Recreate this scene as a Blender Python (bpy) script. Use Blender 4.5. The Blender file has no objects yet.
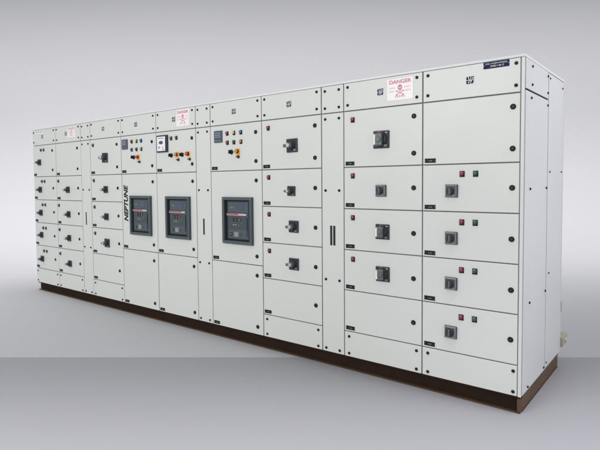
import bpy, bmesh, math, random
from mathutils import Vector, Matrix
random.seed(7)
scene = bpy.context.scene
COL = scene.collection
R = math.radians

# ------------------------------------------------------------------ materials
def mat(name, col, rough=.5, metal=0., coat=0., var=0., vscale=3., bump=0., bscale=400., spec=.5, streak=False, warp=None):
    m = bpy.data.materials.new(name); m.use_nodes = True
    nt = m.node_tree; b = nt.nodes['Principled BSDF']
    b.inputs['Base Color'].default_value = (*col, 1)
    b.inputs['Roughness'].default_value = rough
    b.inputs['Metallic'].default_value = metal
    b.inputs['Coat Weight'].default_value = coat
    b.inputs['Specular IOR Level'].default_value = spec
    tc = nt.nodes.new('ShaderNodeTexCoord')
    if var:
        mp = nt.nodes.new('ShaderNodeMapping'); nt.links.new(tc.outputs['Object'], mp.inputs[0])
        if streak: mp.inputs['Scale'].default_value = (1, 1, .22)
        n = nt.nodes.new('ShaderNodeTexNoise'); n.inputs['Scale'].default_value = vscale
        n.inputs['Detail'].default_value = 6; n.inputs['Roughness'].default_value = .6
        nt.links.new(mp.outputs[0], n.inputs['Vector'])
        mx = nt.nodes.new('ShaderNodeMix'); mx.data_type = 'RGBA'
        mx.inputs[6].default_value = tuple(c*(1-var) for c in col)+(1,)
        mx.inputs[7].default_value = tuple(min(1, c*(1+var)) for c in col)+(1,)
        nt.links.new(n.outputs['Fac'], mx.inputs[0]); nt.links.new(mx.outputs[2], b.inputs['Base Color'])
        mr = nt.nodes.new('ShaderNodeMapRange')
        mr.inputs['To Min'].default_value = max(.05, rough-.07); mr.inputs['To Max'].default_value = min(1, rough+.07)
        nt.links.new(n.outputs['Fac'], mr.inputs[0]); nt.links.new(mr.outputs[0], b.inputs['Roughness'])
    if bump:
        n2 = nt.nodes.new('ShaderNodeTexNoise'); n2.inputs['Scale'].default_value = bscale
        n2.inputs['Detail'].default_value = 2
        nt.links.new(tc.outputs['Object'], n2.inputs['Vector'])
        bp = nt.nodes.new('ShaderNodeBump'); bp.inputs['Strength'].default_value = bump
        bp.inputs['Distance'].default_value = .002
        nt.links.new(n2.outputs['Fac'], bp.inputs['Height']); nt.links.new(bp.outputs[0], b.inputs['Normal'])
    if warp:      # gentle oil-canning of thin sheet steel
        strength, sc = warp
        mp = nt.nodes.new('ShaderNodeMapping'); nt.links.new(tc.outputs['Object'], mp.inputs[0]); mp.inputs['Scale'].default_value = sc
        n3 = nt.nodes.new('ShaderNodeTexNoise'); n3.inputs['Scale'].default_value = 1; n3.inputs['Detail'].default_value = 1
        nt.links.new(mp.outputs[0], n3.inputs['Vector'])
        b3 = nt.nodes.new('ShaderNodeBump'); b3.inputs['Strength'].default_value = 1; b3.inputs['Distance'].default_value = strength
        nt.links.new(n3.outputs['Fac'], b3.inputs['Height'])
        if bump: nt.links.new(b3.outputs[0], bp.inputs['Normal'])
        else: nt.links.new(b3.outputs[0], b.inputs['Normal'])
    return m

PAINT   = mat('light grey powder coat', (.64, .655, .628), (.39), var=.030, vscale=1.1, bump=.10, bscale=260, streak=True, warp=(.006, (1.6, 1, 2.2)))
SIDEP   = mat('light grey powder coat side sheet', (.66, .665, .67), .30, var=.02, vscale=2.2, bump=.05, bscale=120, streak=True, warp=(.004, (1, 3.5, .5)))
GAP     = mat('dark gasket rubber', (.20, .21, .205), .7)
DARKGAP = mat('dark joint', (.03, .032, .034), .8)
BLACK   = mat('black plastic', (.010, .011, .012), .55, spec=.22)
ROOF_LIT   = mat('grey roof sheet with lit rim tone', (.71, .717, .712), .45, var=.02, vscale=2)  # lighter than the doors: light on the roof lip is in the colour
CHAR    = mat('charcoal plastic', (.026, .031, .034), .5, spec=.3)
HPLATE  = mat('blue grey switch plate', (.046, .056, .062), .42, spec=.4)
SMOKE2  = mat('glassy grey cover', (.19, .205, .21), .16)
SMOKE   = mat('smoky grey plastic', (.105, .12, .128), .3)
SLATE   = mat('slate grey plastic', (.070, .092, .102), .5, var=.06, vscale=20, spec=.35)
SLATE2  = mat('dark slate breaker face', (.052, .070, .076), .38, var=.10, vscale=25, spec=.4)
GREYP   = mat('mid grey plastic', (.20, .22, .23), .4)
SILVER  = mat('brushed silver', (.62, .65, .67), .28, metal=.75)
WHITE   = mat('white print', (.80, .80, .80), .5)
STICK   = mat('white sticker vinyl', (.84, .81, .81), .35)
REDINK  = mat('faded red ink', (.60, .17, .23), .5)
PINKINK = mat('pale red ink', (.66, .33, .38), .5)
NAVY    = mat('navy engraved plate', (.014, .018, .062), .6, spec=.15)
PALEP   = mat('pale engraving', (.55, .56, .60), .5)
RED     = mat('red lens', (.30, .012, .035), .18, coat=.5)
REDP    = mat('red push button', (.62, .045, .02), .3)
GREEN   = mat('green lens', (.015, .10, .045), .18, coat=.5)
YELLOW  = mat('yellow lens', (.60, .50, .08), .2, coat=.4)
AMBER   = mat('amber lens', (.55, .26, .03), .2, coat=.4)
BLUE    = mat('blue lens', (.035, .16, .40), .2, coat=.4)
GREYL   = mat('smoked lens', (.13, .115, .10), .2, coat=.4)
ORANGE  = mat('orange legend plate', (.85, .36, .02), .4)
YELLP   = mat('yellow legend plate', (.85, .62, .04), .4)
STRIPE  = mat('faded red stripe', (.42, .085, .085), .45)
BROWNK  = mat('dark brown knob', (.08, .03, .012), .35)
LCD     = mat('meter display', (.05, .065, .115), .15, coat=.5)
LCD2    = mat('pale lcd segments', (.30, .35, .46), .3)
METERF  = mat('meter white face', (.80, .79, .84), .3)
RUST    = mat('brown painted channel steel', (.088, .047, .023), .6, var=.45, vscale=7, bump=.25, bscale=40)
RUST_SHADE   = mat('brown channel steel with recess shade', (.024, .012, .007), .8, spec=.15, var=.5, vscale=6, bump=.2, bscale=40)  # front channel brown, with the shade of the recess put into the colour
BEIGE   = mat('beige moulded plastic', (.40, .365, .27), .55, var=.12, vscale=30)
PALEGL  = mat('pale gland', (.62, .58, .46), .4)
STEEL   = mat('dull steel', (.30, .30, .31), .4, metal=.6)

# ------------------------------------------------------------------ mesh builder
class MB:
    def __init__(s): s.bm = bmesh.new(); s.mats = []
    def mi(s, m):
        if m not in s.mats: s.mats.append(m)
        return s.mats.index(m)
    def _take(s, tmp, m, M=None):
        if M is not None: bmesh.ops.transform(tmp, matrix=M, verts=tmp.verts)
        i = s.mi(m); vm = {}
        for v in tmp.verts: vm[v] = s.bm.verts.new(v.co)
        for f in tmp.faces:
            try:
                g = s.bm.faces.new([vm[v] for v in f.verts]); g.material_index = i; g.smooth = f.smooth
            except ValueError: pass
        tmp.free()
    def box(s, x0, x1, y0, y1, z0, z1, m, bev=0., seg=2, M=None):
        t = bmesh.new(); bmesh.ops.create_cube(t, size=1)
        for v in t.verts:
            v.co = Vector(((x0+x1)/2+v.co.x*(x1-x0), (y0+y1)/2+v.co.y*(y1-y0), (z0+z1)/2+v.co.z*(z1-z0)))
        if bev: bmesh.ops.bevel(t, geom=list(t.edges), offset=bev, segments=seg, affect='EDGES', profile=.5)
        s._take(t, m, M); return s
    def lathe(s, prof, m, c=(0, 0, 0), seg=24, M=None, cap=True):
        """prof: list of (depth, radius); the axis runs out of the door face along -Y."""
        t = bmesh.new(); rings = []
        for d, r in prof:
            rings.append([t.verts.new((c[0]+r*math.cos(2*math.pi*k/seg), c[1]-d, c[2]+r*math.sin(2*math.pi*k/seg))) for k in range(seg)])
        for a, b in zip(rings, rings[1:]):
            for k in range(seg):
                f = t.faces.new((a[k], a[(k+1) % seg], b[(k+1) % seg], b[k])); f.smooth = True
        if cap: t.faces.new(rings[-1])
        bmesh.ops.recalc_face_normals(t, faces=t.faces)
        s._take(t, m, M); return s
    def poly(s, pts, y0, y1, m, M=None):
        """pts in the X-Z plane, extruded from y0 (front) to y1."""
        t = bmesh.new(); n = len(pts)
        a = [t.verts.new((x, y0, z)) for x, z in pts]; b = [t.verts.new((x, y1, z)) for x, z in pts]
        t.faces.new(a); t.faces.new(b[::-1])
        for k in range(n): t.faces.new((a[k], b[k], b[(k+1) % n], a[(k+1) % n]))
        bmesh.ops.recalc_face_normals(t, faces=t.faces)
        s._take(t, m, M); return s
    def mesh(s, name):
        me = bpy.data.meshes.new(name); bmesh.ops.recalc_face_normals(s.bm, faces=s.bm.faces)
        s.bm.to_mesh(me); s.bm.free()
        for m in s.mats: me.materials.append(m)
        return me
    def build(s, name, parent=None, loc=(0, 0, 0), label=None, kind=None):
        return link(name, s.mesh(name), parent, loc, label, kind)

def link(name, me, parent=None, loc=(0, 0, 0), label=None, kind=None):
    o = bpy.data.objects.new(name, me); COL.objects.link(o); o.location = loc
    if parent: o.parent = parent
    if label: o['label'] = label
    if kind: o['kind'] = kind
    return o

def text_part(mb, txt, size, m, x, z, y, rot=0, bold=0., shear=0., depth=.0006, stretch=1.):
    cu = bpy.data.curves.new('t', 'FONT'); cu.body = txt; cu.size = size; cu.extrude = depth; cu.offset = bold; cu.shear = shear
    cu.align_x = 'CENTER'; cu.align_y = 'CENTER'
    o = bpy.data.objects.new('t', cu); COL.objects.link(o)
    dg = bpy.context.evaluated_depsgraph_get(); me = bpy.data.meshes.new_from_object(o.evaluated_get(dg))
    bpy.data.objects.remove(o)
    t = bmesh.new(); t.from_mesh(me); bpy.data.meshes.remove(me)
    M = Matrix.Translation((x, y, z)) @ Matrix.Rotation(R(90), 4, 'X') @ Matrix.Rotation(R(rot), 4, 'Z') @ Matrix.Diagonal((stretch, 1, 1, 1))
    mb._take(t, m, M)

def scribble(mb, x0, x1, z, h, m, y, gap=.35):
    """a row of glyph-like strokes, for print too small to read"""
    x = x0; rnd = random.Random(int(abs(x0*1e4+z*1e3)))
    while x < x1:
        w = h*rnd.uniform(.45, .8)
        if rnd.random() < .14: x += w*.7; continue
        sw = h*.2
        mb.box(x, x+sw, y-.0004, y, z, z+h, m)
        k = rnd.random()
        if k < .7: mb.box(x+sw, x+w, y-.0004, y, z+h-sw, z+h, m)
        if k > .3: mb.box(x+sw, x+w, y-.0004, y, z+h*.4, z+h*.4+sw, m)
        if k < .5: mb.box(x+w-sw, x+w, y-.0004, y, z, z+h*.4, m)
        x += w+h*gap

# ------------------------------------------------------------------ the camera pose (solved from the photo)
YAW = R(-39.633); CAMX, CAMY, CAMZ = .9211, -3.6637, 1.5822
def to_world(x, y, z=0):
    x -= CAMX; y -= CAMY
    c, s_ = math.cos(-YAW*-1), math.sin(-YAW*-1)
    return Vector((c*x-s_*y, s_*x+c*y, z))

root = bpy.data.objects.new('switchboard', None); COL.objects.link(root)
root.location = to_world(0, 0); root.rotation_euler = (0, 0, YAW)
root.empty_display_size = .3
root['label'] = 'long light grey electrical switchboard of many compartment doors standing on a brown steel base'
root['category'] = 'switchboard'

DEP = 1.215; SEAM = .664
ZB = [2.388, 2.158, 1.699, 1.358, 1.017, .678, .332, .116]; ZMID = .789
LEFT = -6.844
FR = .0                                        # front plane
# ------------------------------------------------------------------ carcass, roof, base
mb = MB()
mb.box(LEFT+.012, -.024, .014, .022, .118, 2.384, GAP)
mb.box(LEFT+.012, -.036, .023, DEP-.004, .118, 2.384, DARKGAP)
mb.build('carcass', root)
mb = MB(); mb.box(LEFT-.002, .003, -.004, DEP+.003, 2.387, 2.405, ROOF_LIT, .003); mb.build('roof', root)
mb = MB(); mb.box(-.021, .0, .0, .010, .118, 2.386, PAINT, .002); mb.build('corner_post', root)
# right end wall: lower and upper front sheets, rear sheet
def flat_panel(name, x0, x1, y0, y1, z0, z1, m, bev=.0015):
    b = MB(); b.box(x0, x1, y0, y1, z0, z1, m, bev); return b.build(name, root)
sp_low = flat_panel('side_panel', -.010, .0, .030, SEAM-.002, .118, 2.176, SIDEP)
sp_up  = flat_panel('side_panel', -.010, .0, .030, SEAM-.002, 2.188, 2.387, SIDEP)
sp_rear = flat_panel('side_panel', -.010, -.0015, SEAM+.004, DEP, .118, 2.384, SIDEP)
flat_panel('side_panel', LEFT, LEFT+.01, .024, DEP, .118, 2.387, SIDEP)
flat_panel('rear_panel', LEFT+.012, -.012, DEP-.003, DEP+.002, .118, 2.386, SIDEP)
b = MB(); b.box(-.009, .0022, SEAM+.0045, SEAM+.026, .1195, 2.3825, SIDEP, .0015); b.build('seam_strip', root)
# plinth: a rolled channel, recessed web between two flanges at the front
mb = MB()
mb.box(LEFT+.02, -.004, .045, .053, .010, .106, RUST_SHADE)
mb.box(LEFT+.02, -.003, .006, .053, .1065, .1165, RUST_SHADE, .002)
mb.box(LEFT+.02, -.008, .010, .060, .0, .006, RUST, .002)
mb.build('plinth_front', root, label='brown recessed channel under the front, recess shade in its colour')
mb = MB()
t = .012
mb.box(-.028, -.004, .004, DEP-.06, .0065, .1055, RUST, .011, 4)
mb.box(-.06, -.002, .054, DEP-.06, .1062, .1162, RUST, .002)
mb.box(-.06, -.002, .062, DEP-.06, .0, .0062, RUST, .002)
mb.build('plinth_side', root, label='brown channel under the end wall')
mb = MB(); mb.box(LEFT+.02, -.02, DEP-.058, DEP-.05, .0, .114, RUST, .002); mb.build('plinth_rear', root)
mb = MB(); mb.box(LEFT+.022, LEFT+.034, .06, DEP-.062, .0, .114, RUST, .002); mb.build('plinth_side', root)

# ------------------------------------------------------------------ shared small fittings
def m_bolt():
    b = MB(); b.lathe([(0, .0118), (.002, .0118), (.0035, .0112)], CHAR, seg=20)
    b.lathe([(.0035, .0102), (.007, .0096), (.0088, .0074)], BLACK, seg=20); return b.mesh('bolt')
def m_lock():
    b = MB(); b.lathe([(0, .0188), (.003, .0188), (.0055, .0175), (.006, .0150)], BLACK, seg=28)
    b.lathe([(.006, .0148), (.0045, .0128), (.004, .0085)], BLACK, seg=28)
    b.box(-.0026, .0026, -.0072, -.004, -.0075, .0075, HPLATE, .0008); return b.mesh('door_lock')
def m_lamp(lens, r=.0165):
    b = MB(); b.box(-r*1.08, r*1.08, -.003, 0, -r*1.55, r*1.05, BLACK, .002)
    b.lathe([(.003, r*1.05), (.006, r*1.05), (.010, r), (.012, r*.9)], CHAR, seg=24)
    b.lathe([(.012, r*.88), (.014, r*.90), (.0165, r*.80), (.018, r*.45)], lens, seg=24); return b.mesh('indicator_light')
def m_handle(s, bright=True):
    """square escutcheon with a broad smoky knob; the big ones carry a pale pointer bar"""
    h = s/2; b = MB()
    b.box(-h, h, -.010, 0, -h, h, HPLATE, .004)
    b.box(-h*.9, h*.9, -.0125, -.0095, -h*.9, h*.9, CHAR, .001)
    p = .030+.18*s
    b.lathe([(.0125, h*.86), (.018, h*.84), (.022, h*.72), (.030, h*.66)], CHAR, seg=36)
    b.box(-h*.62, h*.40, -p, -.020, -h*.74, h*.70, SMOKE, .010, 4)
    b.lathe([(p-.002, h*.36), (p+.006, h*.34), (p+.009, h*.26)], SMOKE, c=(-h*.02, 0, 0), seg=28)
    w = .11 if bright else .07
    b.box(-h*.60, -h*(.60-w*2), -p-.0025, -p+.006, -h*.60, h*.56, WHITE if bright else PALEP, .0015)
    b.box(h*.38, h*.46, -p*.8, -.020, -h*.5, h*.5, CHAR, .003)
    b.box(.42*h, .86*h, -.024, -.0122, -.86*h, -.58*h, SMOKE, .002)
    b.box(-.40*h, .10*h, -.0133, -.0124, .80*h, .88*h, REDINK)
    b.box(.55*h, .80*h, -.0133, -.0124, .70*h, .80*h, PALEP)
    return b.mesh('rotary_handle')
def m_handle_flat(s):
    """small square switch with a glassy cover over its knob"""
    h = s/2; b = MB()
    b.box(-h, h, -.010, 0, -h, h, HPLATE, .004)
    b.box(-h*.93, h*.93, -.022, -.0095, -h*.93, h*.93, SMOKE2, .003, 3)
    b.box(-h*.74, h*.74, -.0235, -.0215, -h*.74, h*.74, HPLATE, .0015)
    b.lathe([(.0235, h*.56), (.036, h*.52), (.040, h*.42)], CHAR, seg=30)
    b.box(-h*.14, h*.14, -.046, -.036, -h*.50, h*.50, SMOKE, .003)
    b.box(-h*.90, -h*.80, -.0232, -.0215, -h*.80, h*.80, PALEP, .0004)
    b.box(-h*.5, h*.5, -.0232, -.0215, h*.80, h*.88, REDINK, .0004)
    b.box(.45*h, .78*h, -.032, -.0222, -.82*h, -.60*h, GREYP, .001)
    return b.mesh('rotary_handle')
def m_handle_round(s):
    """handle with its grip turned level and a pale round cap: sticks out further"""
    h = s/2; b = MB()
    b.box(-h, h, -.011, 0, -h, h, HPLATE, .004)
    b.box(-h*.88, h*.88, -.0135, -.0105, -h*.88, h*.88, CHAR, .001)
    b.lathe([(.0135, h*.66), (.024, h*.62), (.045, h*.42)], CHAR, seg=32)
    b.lathe([(.045, h*.42), (.066, h*.40), (.071, h*.32)], SMOKE, seg=28)
    b.lathe([(.0712, h*.30), (.075, h*.24)], SILVER, seg=24)
    b.box(-h*.95, h*.45, -.066, -.044, -h*.26, h*.20, SMOKE, .005)
    b.box(.40*h, .80*h, -.020, -.0132, -.80*h, -.55*h, GREYP, .001)
    return b.mesh('rotary_handle')
def m_plate():
    b = MB(); b.box(-.042, .042, -.0018, 0, -.016, .016, BLACK, .0006)
    b.box(-.013, -.004, -.0024, -.0018, -.003, .0015, GREYP); b.box(.000, .015, -.0024, -.0018, -.0035, .002, GREYP)
    b.lathe([(.0018, .002), (.003, .002)], STEEL, c=(-.036, 0, 0), seg=10); b.lathe([(.0018, .002), (.003, .002)], STEEL, c=(.036, 0, 0), seg=10)
    return b.mesh('nameplate')
def m_logo(col=NAVY):
    # square emblem: navy block cut by pale strokes into a 'dP'-like pair of letters
    b = MB(); s = .0265
    b.box(-s*1.1, s*1.1, -.0012, 0, -s*1.1, s*1.1, PAINT)
    def q(x0, x1, z0, z1, m=col, y=-.0020): b.box(x0*s, x1*s, y, -.0011, z0*s, z1*s, m)
    q(-.95, -.50, .10, .78); q(-.80, -.50, .78, .92); q(-.62, -.30, .10, .34)
    q(-.28, .12, .46, .95); q(-.12, .12, .08, .46)
    q(.30, .50, .08, .95); q(.50, .95, .72, .95); q(.78, .95, .30, .72); q(.50, .95, .10, .30)
    q(-.95, -.52, -.78, -.08); q(-.80, -.34, -.95, -.72); q(-.52, -.30, -.36, -.08)
    q(-.12, .12, -.95, -.08); q(-.28, -.12, -.95, -.60)
    q(.30, .60, -.92, -.40); q(.48, .95, -.66, -.08); q(.60, .80, -.92, -.60)
    return b.mesh('emblem')
BOLT, LOCK, PLATE, LOGO = m_bolt(), m_lock(), m_plate(), m_logo()
LOGO_L = m_logo(SLATE)
LR, LG, LY, LA, LB_, LS = (m_lamp(m) for m in (RED, GREEN, YELLOW, AMBER, BLUE, GREYL))
HB, HM, HS = m_handle(.138), m_handle(.120), m_handle_flat(.092)
RB, RM, RS = m_handle_round(.122), m_handle_round(.108), m_handle_round(.088)

YF = -.001   # fittings sit a millimetre proud of the door skin
def put(me, parent, x, z, name=None, y=0., label=None, jit=0.):
    o = link(name or me.name.split('.')[0], me, parent, (x-parent['ox'], y-.0005, z-parent['oz']), label)
    if jit: o.rotation_euler = (0, R(random.uniform(-jit, jit)), 0)
    return o

# doors and covers: folded sheet with a softly rounded edge; origin at the lower left corner
def sheet(name, x0, x1, z0, z1, g=.0040, m=PAINT, label=None, gt=None):
    b = MB(); x0 += g; x1 -= g; z0 += g; z1 -= (g if gt is None else gt)
    t_ = .0125
    b.box(0, x1-x0, 0, t_, 0, z1-z0, m, .0032, 3)
    o = b.build(name, root, (x0, random.uniform(-.0006, .0006), z0), label)
    o['ox'], o['oz'] = x0, z0
    o.rotation_euler = (R(random.uniform(-.10, .10)), 0, R(random.uniform(-.07, .07)))
    return o

cols = {9: (-.701, -.0225), 8: (-1.388, -.701), 7: (-2.290, -1.611), 6: (-2.987, -2.290), 5: (-3.882, -3.212),
        4: (-4.568, -3.882), 3: (-5.261, -4.568), 2: (-6.165, -5.494), 1: (LEFT, -6.165)}
strips = {3: (-1.611, -1.388), 2: (-3.212, -2.987), 1: (-5.494, -5.261)}
zc = [None, None, 1.530, 1.185, .840, .502]
zl = [None, 2.087, 1.632, 1.289, .946, .605]
zh = [None, 1.909, 1.508, 1.168, .838, .482]

# --- top covers
covers = {}
for c, (x0, x1) in cols.items():
    p = covers[c] = sheet('top_cover', x0, x1, 2.158, 2.389)
    xr = (-.053 if c == 9 else x1-.046)
    for bx in (x0+.040, xr):
        for bz in (2.351, 2.206): put(BOLT, p, bx, bz)
    lx = {9: -.355, 8: -1.050, 7: -1.960, 6: -2.648, 5: -3.563, 4: -4.256, 3: -4.950, 2: -5.868, 1: -6.543}[c]
    put(LOGO if c > 3 else LOGO_L, p, lx, 2.279)
# --- cable alley strips
for k, (x0, x1) in strips.items():
    p = sheet('alley_top_cover', x0, x1, 2.158, 2.389)
    for bx in (x0+.038, x1-.046):
        for bz in (2.345, 2.201): put(BOLT, p, bx, bz)
    # tall lower cover, with the ventilation slot(s) modelled as framed recesses
    p = sheet('cable_alley_cover', x0, x1, .116, 2.158)
    for bx in (x0+.040, x1-.046):
        for bz in (2.110, 1.508, .747, .150): put(BOLT, p, bx, bz)
    xm = {3: -1.500, 2: -3.105, 1: -5.400}[k]
    for dx in ((-.0155, .0155) if k == 3 else (0,)):
        b = MB(); w = .0105; 
        b.box(-w, w, -.0016, 0, -.084, .084, CHAR, .0007)
        for i in range(14): b.box(-w*.8, w*.8, -.004, -.0015, -.078+i*.0118, -.078+i*.0118+.004, BLACK, .0006)
        o = link('vent_grille', b.mesh('vent_grille'), p, (xm+dx-p['ox'], -.0005, 1.126-p['oz']))

# --- doors
doors = {}
def plate(p, x0, z0): put(PLATE, p, x0+.060, z0+.031, jit=1.0)
for c in (9, 8, 7, 3, 2, 1):
    x0, x1 = cols[c]
    for r in range(1, 6):
        p = doors[c, r] = sheet('door', x0, x1, ZB[r+1], ZB[r])
        plate(p, x0, ZB[r+1])
        lx = {9: -.070, 8: -.770, 7: -1.678, 3: -4.655, 2: -5.585, 1: -6.262}[c]
        for z in ((2.068, 1.791) if r == 1 else (zc[r],)): put(LOCK, p, lx, z, jit=40)
    p = sheet('bottom_cover', x0, x1, .116, .332)
    for bx in (x0+.047, x1-(.028 if c == 9 else .043)):
        for bz in (.290, .148): put(BOLT, p, bx, bz)
# column 9
for r in (2, 3, 4, 5):
    p = doors[9, r]; put(HS, p, -.480, zh[r], jit=1)
    put(LR, p, -.405, zl[r], label='red indicator light'); put(LG, p, -.311, zl[r], label='green indicator light')
# column 8
for r, h, x in ((1, HB, -1.040), (2, HS, -1.043), (3, HM, -1.030), (4, HM, -1.028)):
    p = doors[8, r]; put(h, p, x, {1: 1.909, 2: 1.508, 3: 1.184, 4: .848}[r], jit=1.2); put(LR, p, -1.301, zl[r])
# column 7
for r, h, x in ((1, RB, -1.925), (2, RS, -1.938), (3, RM, -1.915), (4, RM, -1.915)):
    p = doors[7, r]; put(h, p, x, {1: 1.909, 2: 1.503, 3: 1.183, 4: .844}[r], jit=1.2); put(LR, p, -2.206, zl[r])
# column 3
for r, h in ((1, RB), (2, RS), (3, RS), (4, RM)):
    p = doors[3, r]; put(h, p, -4.915, (None, 1.913, 1.512, 1.167, .833)[r], jit=1.5); put(LS, p, -5.190, zl[r])
# columns 2 and 1
for r in (2, 3, 4, 5):
    p = doors[2, r]; put(RS, p, -5.850, zh[r], jit=1.5); put(LS, p, -6.112, zl[r])
for r in (1, 2, 3, 4, 5):
    p = doors[1, r]; put(RS, p, -6.645, zh[r], jit=1.5)
    z = 2.090 if r == 1 else zl[r]
    put(LS, p, -6.593, z); put(LS, p, -6.511, z)

# --- incomer columns 6, 5, 4: instrument door, breaker door, lower door
for c in (6, 5, 4):
    x0, x1 = cols[c]
    lx = {6: -2.363, 5: -3.270, 4: -3.957}[c]
    for r, (z0, z1, ks) in enumerate(((1.699, 2.158, (2.060, 1.786)), (.789, 1.699, (1.602, .875)), (.116, .789, (.691, .194)))):
        p = doors[c, r] = sheet('door', x0, x1, z0, z1); plate(p, x0, z0)
        for z in ks: put(LOCK, p, lx, z, jit=40)

def sw_black():                       # pointer selector on a round bezel
    b = MB(); b.lathe([(0, .024), (.004, .024), (.010, .021)], CHAR, seg=28)
    b.lathe([(.010, .018), (.022, .016)], BLACK, seg=28)
    b.poly([(-.006, -.016), (.006, -.016), (.007, .012), (0, .020), (-.007, .012)], -.042, -.020, BLACK)
    b.box(-.0012, .0012, -.0428, -.0418, .002, .016, WHITE); return b.mesh('selector_switch')
def pb(legend, cap, r=.0165):         # mushroom / push button on a square legend plate
    b = MB(); b.box(-.028, .028, -.003, 0, -.032, .030, legend, .002)
    b.lathe([(.003, r*1.15), (.010, r*1.1)], CHAR, c=(-.003, 0, .003), seg=24)
    b.lathe([(.010, r*.8), (.020, r*.8), (.022, r*1.12), (.030, r*1.08), (.034, r*.7)], cap, c=(-.003, 0, .003), seg=28); return b.mesh('push_button')
def small_knob(m):
    b = MB(); b.lathe([(0, .016), (.006, .016), (.012, .013)], CHAR, seg=24)
    b.poly([(-.013, -.006), (.013, -.006), (.015, .0), (.013, .006), (-.013, .006), (-.015, 0)], -.026, -.010, m); return b.mesh('selector_switch')
SW, PBO, PBR, KN = sw_black(), pb(ORANGE, AMBER), pb(YELLP, REDP, .020), small_knob(BROWNK)
def digital_meter(w, h):
    b = MB(); b.box(-w/2, w/2, -.012, 0, -h/2, h/2, SLATE, .003)
    b.box(-w*.42, w*.42, -.0135, -.0115, -h*.20, h*.42, LCD, .001)
    for i in range(3):
        for j in range(4):
            x = -w*.33+j*w*.18; z = h*.26-i*h*.17
            b.box(x, x+w*.11, -.0140, -.0134, z, z+h*.09, LCD2)
    for j in range(4): b.box(-w*.38+j*w*.21, -w*.38+j*w*.21+w*.12, -.0145, -.0118, -h*.40, -h*.30, GREYP, .001)
    return b.mesh('digital_meter')
DM = digital_meter(.112, .118)
# column 6
p = doors[6, 0]
put(DM, p, -2.866, 2.046)
for me, x, z, l in ((LR, -2.742, 2.074, 'red'), (LY, -2.649, 2.074, 'yellow'), (LB_, -2.556, 2.074, 'blue'),
                    (LR, -2.740, 1.983, 'red'), (LG, -2.650, 1.983, 'green'), (LA, -2.556, 1.983, 'amber')):
    put(me, p, x, z, label=l+' indicator light')
put(SW, p, -2.686, 1.885); put(PBO, p, -2.600, 1.886, label='orange push button'); put(KN, p, -2.592, 1.835)
# column 4
p = doors[4, 0]
put(DM, p, -4.482, 2.056)
for me, x, z, l in ((LR, -4.343, 2.086, 'red'), (LY, -4.248, 2.086, 'yellow'), (LB_, -4.158, 2.086, 'blue'),
                    (LS, -4.346, 1.990, 'smoked'), (LG, -4.250, 1.990, 'green'), (LA, -4.157, 1.990, 'amber')):
    put(me, p, x, z, label=l+' indicator light')
put(SW, p, -4.308, 1.895); put(pb(ORANGE, REDP), p, -4.222, 1.892, label='orange push button'); put(KN, p, -4.195, 1.838)
# column 5: large white-faced meter relay
p = doors[5, 0]
b = MB(); b.box(-.095, .095, -.016, 0, -.095, .095, CHAR, .004)
b.box(-.083, .060, -.0185, -.0150, -.080, .080, METERF, .002)
b.lathe([(.0185, .030), (.022, .030), (.0235, .026)], SLATE, c=(-.010, 0, .022), seg=30, M=Matrix.Diagonal((1.15, 1, .62, 1)))
b.box(-.062, -.030, -.0195, -.0184, -.052, -.028, LCD2, .0004); b.lathe([(.0185, .008), (.022, .007)], REDP, c=(.018, 0, -.042), seg=16)
b.box(-.060, .040, -.0192, -.0184, .058, .064, SLATE); b.box(.006, .046, -.0192, -.0184, -.068, -.063, SLATE)
link('panel_meter', b.mesh('panel_meter'), p, (-3.757-p['ox'], -.0005, 2.024-p['oz']), 'square meter with white face and dark surround')
put(LS, p, -3.611, 2.080); put(LS, p, -3.521, 2.080)
put(SW, p, -3.610, 1.890); put(PBO, p, -3.517, 1.893, label='orange push button'); put(KN, p, -3.492, 1.838)
put(SW, p, -3.428, 1.890); put(PBR, p, -3.330, 1.893, label='red push button on yellow plate'); put(KN, p, -3.306, 1.838)

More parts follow.
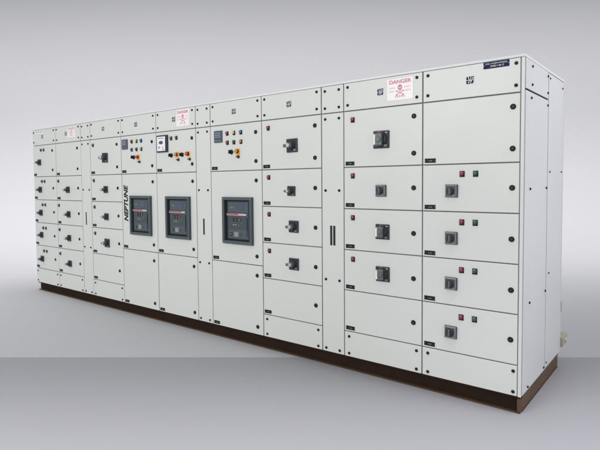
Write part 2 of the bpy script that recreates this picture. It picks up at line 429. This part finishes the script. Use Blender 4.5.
# --- draw-out circuit breakers seen through the middle doors
def breaker(cx, cz, seed, stripe):
    W, H = .400, .462; rnd = random.Random(seed)
    root_b = MB(); w = .030
    # mitred escutcheon frame: four bars
    for (a, b_, c_, d) in ((-W/2, W/2, H/2-w, H/2), (-W/2, W/2, -H/2, -H/2+w), (-W/2, -W/2+w, -H/2+w, H/2-w), (W/2-w, W/2, -H/2+w, H/2-w)):
        root_b.box(a, b_, -.030, 0, c_, d, SLATE, .0025)
    for sx in (-1, 1):
        for sz in (-1, 1): root_b.lathe([(.030, .006), (.032, .005)], STEEL, c=(sx*(W/2-.015), 0, sz*(H/2-.015)), seg=12)
    o = link('circuit_breaker', root_b.mesh('circuit_breaker'), root, (cx, -.001, cz), 'slate framed circuit breaker with a thin red and white strip')
    W2, H2 = W-2*w, H-2*w
    f = MB(); f.box(-W2/2, W2/2, -.006, -.0006, -H2/2, H2/2, BLACK)
    f.box(-W2*.40, W2*.44, -.014, -.0055, -H2*.46, H2*.47, SLATE2, .003)
    f.box(-W2*.36, W2*.42, -.017, -.0135, H2*.20, H2*.44, SLATE, .002)              # trip unit housing
    f.box(-W2*.34, W2*.42, -.017, -.0135, -H2*.43, -H2*.22, SLATE, .002)
    f.build('breaker_face', o)
    d = MB(); d.box(.0, W2*.26, -.0195, -.0165, H2*.26, H2*.40, LCD, .001)
    d.build('trip_unit_display', o)
    for i in range(3):
        kk = MB(); kk.box(-.005, .005, -.0192, -.0165, H2*.30, H2*.34, GREYP, .001); kk.build('key', o, (-W2*.28+i*.018+.005, 0, 0))
    s = MB(); x0, x1 = -W2*.42, W2*.36
    s.box(x0, x1, -.020, -.0136, H2*.125, H2*.172, PALEP, .001)
    s.box(x0, x0+(x1-x0)*stripe, -.0208, -.0196, H2*.136, H2*.170, STRIPE, .0003)
    scribble(s, x0+(x1-x0)*stripe+.008, x1-.008, H2*.135, .010, REDINK, -.0200)
    s.build('marking_strip', o, label='red and white marking strip')
    for (x, z, m, l, hw) in ((-.060, .010, GREEN, 'green', .014), (-.014, .010, RED, 'red', .014), (.030, .006, GREYP, 'grey', .009)):
        k = MB(); k.box(-hw*1.2, hw*1.2, -.0175, -.0137, -hw*1.1, hw*1.1, BLACK, .001); k.box(-hw*.85, hw*.85, -.0225, -.017, -hw*.8, hw*.8, m, .002)
        link('push_button', k.mesh('push_button'), o, (x, 0, z), l+' breaker push button')
    k = MB()
    for (x, z, ww, hh, m) in ((-.060, -.047, .015, .007, PALEP), (-.026, -.045, .009, .009, PALEP), (.005, -.048, .018, .005, GREYP), (-.045, .052, .012, .006, GREYP), (.050, -.030, .006, .012, GREYP)):
        k.box(x, x+ww, -.0150, -.0138, z, z+hh, m)
    k.build('status_window', o)
    k = MB(); k.lathe([(.0165, .018), (.021, .017), (.022, .012)], BLACK, c=(-.085, 0, -.135), seg=24)
    k.lathe([(.022, .009), (.024, .008)], STEEL, c=(-.085, 0, -.135), seg=16); k.build('racking_socket', o)
    k = MB(); k.box(-.045, .015, -.0185, -.0166, -.160, -.110, GREYP, .001); k.box(.030, .062, -.0185, -.0166, -.150, -.120, LCD, .001)
    scribble(k, -.040, .010, -.130, .008, PALEP, -.0186); scribble(k, -.040, .006, -.148, .006, PALEP, -.0186)
    k.build('rating_plate', o)
    k = MB(); k.box(.122, .134, -.024, -.0137, -.150, .030, SLATE2, .003); k.build('charging_lever', o)
    return o
breaker(-2.604, 1.210, 1, .62); breaker(-3.506, 1.208, 2, .80); breaker(-4.181, 1.209, 3, .70)

# --- writing
b = MB(); text_part(b, 'NEPTUNE', .108, BLACK, 0, 0, 0, rot=90, bold=.0042, shear=.25, stretch=.90)
p = doors[4, 1]
link('lettering', b.mesh('lettering'), p, (-4.487-p['ox'], -.0012, 1.338-p['oz']), 'black slanted capitals running up the door')
def danger_sign(p, cx, cz, w, h, REDINK=REDINK):
    b = MB(); b.box(-w/2, w/2, -.0014, 0, -h/2, h/2, STICK, .0004)
    y = -.0015; k = w/.214
    text_part(b, 'DANGER', .040*k, REDINK, -.001, h*.345, y-.0006, bold=.0008*k, stretch=1.12)
    # skull
    def disc(cx_, cz_, r, m, yy, sx=1., sz=1.):
        pts = [(cx_+r*sx*math.cos(2*math.pi*i/20), cz_+r*sz*math.sin(2*math.pi*i/20)) for i in range(20)]
        b.poly(pts, yy-.0005, yy+.0002, m)
    disc(0, h*.09, .019*k, REDINK, y, 1, 1.05); b.box(-.010*k, .010*k, y-.0005, y+.0002, h*.09-.026*k, h*.09-.014*k, REDINK)
    disc(-.0075*k, h*.085, .0048*k, STICK, y-.0006); disc(.0075*k, h*.085, .0048*k, STICK, y-.0006)
    b.box(-.009*k, .009*k, y-.0011, y-.0004, h*.09-.017*k, h*.09-.014*k, STICK)
    for sg in (-1, 1):
        M = Matrix.Translation((0, 0, -h*.165)) @ Matrix.Rotation(R(28*sg), 4, 'Y')
        b.box(-.030*k, .030*k, y-.0005-.0003*(sg > 0), y+.0002, -.0024*k, .0024*k, REDINK, M=M)
        for e in (-1, 1):
            for q in (-1, 1): b.box(e*.030*k-.004*k, e*.030*k+.004*k, y-.0006-.0003*(sg > 0), y+.0002, q*.0035*k-.003*k, q*.0035*k+.003*k, REDINK, M=M)
    for sx in (-1, 1):
        x0 = -.090*k if sx < 0 else .038*k
        scribble(b, x0, x0+.050*k, h*.04, .013*k, PINKINK, y); scribble(b, x0+.004, x0+.046*k, -h*.12, .012*k, PINKINK, y)
    scribble(b, -.045*k, .045*k, -h*.39, .017*k, REDINK, y)
    link('danger_sign', b.mesh('danger_sign'), p, (cx-p['ox'], -.0006, cz-p['oz']), 'white warning sticker with red skull and lettering')
danger_sign(covers[8], -.883, 2.282, .214, .163)
danger_sign(covers[5], -3.410, 2.284, .214, .176)
danger_sign(covers[2], -5.722, 2.290, .205, .140, PINKINK)
# navy plate at the top right, two engraved lines
p = covers[9]; b = MB(); b.box(-.084, .084, -.002, 0, -.022, .022, NAVY, .0006)
scribble(b, -.070, .070, .0045, .0100, PALEP, -.0020, .22); scribble(b, -.046, -.006, -.0130, .0105, WHITE, -.0020, .20); scribble(b, .004, .046, -.0130, .0105, WHITE, -.0020, .20)
for sx in (-1, 1): b.lathe([(.002, .0025), (.0035, .002)], STEEL, c=(sx*.079, 0, 0), seg=10)
link('nameplate', b.mesh('nameplate'), p, (-.180-p['ox'], -.0006, 2.361-p['oz']), 'navy plate engraved with two white lines')
# small pale sticker at the far left end
p = covers[1]; b = MB(); b.box(-.13, .13, -.0012, 0, -.022, .022, STICK)
scribble(b, -.12, .11, -.004, .016, SLATE, -.0012, .2)
link('nameplate', b.mesh('nameplate'), p, (-6.64-p['ox'], -.0006, 2.350-p['oz']), 'pale sticker with bluish print')

# --- fasteners on the end wall (rotate so that the bolt axis points to +X)
def side_bolt(parent, y, z, s=.8):
    o = link('bolt', BOLT, parent, (.0008 if parent is not sp_rear else -.0008, y, z)); o.rotation_euler = (0, 0, R(90)); o.scale = (s, s, s)
for y, z in ((.189, 2.352), (.189, 2.229), (.640, 2.352), (.640, 2.229)): side_bolt(sp_up, y, z)
for y, z in ((.170, 2.137), (.642, 2.137), (.166, 1.520), (.632, 1.520), (.186, .730), (.642, .736), (.166, .142), (.628, .146)): side_bolt(sp_low, y, z)
for y, z in ((.720, 2.348), (.745, 1.642), (1.160, 1.645), (.757, .856), (.715, .160), (1.165, 2.330)): side_bolt(sp_rear, y, z, .65)
# folded return edge of the rear sheet and hinges of the rear door
b = MB(); b.box(-.0105, .0005, DEP+.0005, DEP+.012, .14, 2.36, SIDEP, .002); b.build('rear_door_edge', root)
b = MB(); b.box(-.004, .003, DEP+.0125, DEP+.024, .455, .545, STEEL, .002); b.build('rear_hinge', root)
b = MB(); b.box(-.060, .018, DEP+.0135, DEP+.205, .150, .236, BEIGE, .010, 3)
ce = b.build('cable_entry_box', root, label='small beige box on the rear edge')
b = MB(); M = Matrix.Translation((.018, DEP+.120, .194)) @ Matrix.Rotation(R(90), 4, 'Z')
b.lathe([(0, .021), (.006, .021), (.009, .018), (.010, .010)], PALEGL, seg=20, M=M); b.build('cable_gland', ce)

for o in list(COL.objects):
    for k in ('ox', 'oz'):
        if k in o: del o[k]

# ------------------------------------------------------------------ backdrop and floor
def ray_floor(px, py, z=0.):
    a, b_, c = AX; d = a*((px-276.796)/516.799)-b_*((py-206.858)/516.799)+c
    t_ = (z-CAMZ)/d.z; return Vector((d.x*t_, d.y*t_, z))
pit, rol = R(-2.7219), R(-.5705)
fw = Vector((0, math.cos(pit), math.sin(pit))); rt = Vector((1, 0, 0)); up = rt.cross(fw)
AX = (rt*math.cos(rol)+up*math.sin(rol), up*math.cos(rol)-rt*math.sin(rol), fw)

FLOORM = mat('studio floor vinyl', (.340, .337, .358), .62, var=.012, vscale=1.0, bump=.04, bscale=30, spec=.25)
SWEEP  = mat('pale grey paper sweep', (.490, .487, .503), .85, var=.010, vscale=.8, spec=.2)
bm = bmesh.new(); prof = []
Y1, RAD, ZT = 10.5, 3.5, 9.5
prof += [(-6., -.004), (0., -.004), (5., -.004), (Y1, -.004)]
for i in range(1, 25):
    a = R(90*i/24); prof.append((Y1+RAD*math.sin(a), RAD-.004-RAD*math.cos(a)))
prof.append((Y1+RAD, ZT))
L = [bm.verts.new((-17, y, z)) for y, z in prof]; Rr = [bm.verts.new((17, y, z)) for y, z in prof]
for i in range(len(prof)-1):
    f = bm.faces.new((L[i], Rr[i], Rr[i+1], L[i+1])); f.smooth = True
me = bpy.data.meshes.new('backdrop'); bm.to_mesh(me); bm.free(); me.materials.append(SWEEP)
bd = bpy.data.objects.new('backdrop', me); COL.objects.link(bd); bd['kind'] = 'structure'
# the nearer floor covering ends in a straight edge (the line across the photo)
pl, pr = ray_floor(0, 357.3), ray_floor(600, 357.3); d = (pr-pl).normalized()
A = pl-d*14; B = pr+d*14
bm = bmesh.new(); vs = [bm.verts.new(v) for v in (Vector((A.x, -6, 0)), Vector((B.x, -6, 0)), Vector((B.x, B.y, 0)), Vector((A.x, A.y, 0)))]
vb = [bm.verts.new(v.co-Vector((0, 0, .0035))) for v in vs]
bm.faces.new(vs); 
for i in range(4): bm.faces.new((vs[i], vb[i], vb[(i+1) % 4], vs[(i+1) % 4]))
bmesh.ops.recalc_face_normals(bm, faces=bm.faces)
me = bpy.data.meshes.new('floor'); bm.to_mesh(me); bm.free(); me.materials.append(FLOORM)
fl = bpy.data.objects.new('floor', me); COL.objects.link(fl); fl['kind'] = 'structure'

# ------------------------------------------------------------------ lights
def area(name, loc, tgt, sx, sy, power, col=(1, 1, 1), spread=180):
    l = bpy.data.lights.new(name, 'AREA'); l.shape = 'RECTANGLE'; l.size = sx; l.size_y = sy; l.energy = power; l.color = col; l.spread = R(spread)
    o = bpy.data.objects.new(name, l); COL.objects.link(o); o.location = loc
    o.rotation_euler = (Vector(tgt)-Vector(loc)).to_track_quat('-Z', 'Y').to_euler(); return o
area('key_softbox', (-7.4, -1.8, 4.2), (-1.4, 5.0, 2.3), 4.5, 2.4, 240, (1, .995, .97), 125)
area('added_side_fill', (6.6, 1.4, 4.3), (1.9, 3.8, 2.6), 2.6, 1.6, 40, (.95, .96, 1), 75)  # unseen fill added for the end wall, aimed at its upper part
area('added_backdrop_fill', (0, 8.4, 8.2), (0, 12.1, 1.1), 26, 1.0, 700, (1, 1, 1), 106)  # unseen light added to form the bright band on the backdrop
area('added_floor_fill', (0, 2.3, 4.0), (0, 2.2, 0), 10, .8, 64, (.97, .97, 1), 60)  # unseen light added to brighten the floor towards the camera

w = bpy.data.worlds.new('World'); scene.world = w; w.use_nodes = True
bg = w.node_tree.nodes['Background']; bg.inputs[0].default_value = (.95, .97, 1, 1); bg.inputs[1].default_value = .66

# ------------------------------------------------------------------ camera
cam = bpy.data.cameras.new('Camera'); co = bpy.data.objects.new('Camera', cam); COL.objects.link(co); scene.camera = co
cam.sensor_fit = 'HORIZONTAL'; cam.sensor_width = 36; cam.lens = 36*516.799/600
cam.shift_x = 23.204/600; cam.shift_y = -18.142/600; cam.clip_end = 200
M = Matrix((AX[0], AX[1], -AX[2])).transposed().to_4x4(); M.translation = (0, 0, CAMZ); co.matrix_world = M

scene.render.engine = 'CYCLES'
scene.view_settings.view_transform = 'Standard'; scene.view_settings.look = 'None'
scene.view_settings.exposure = 0; scene.view_settings.gamma = 1
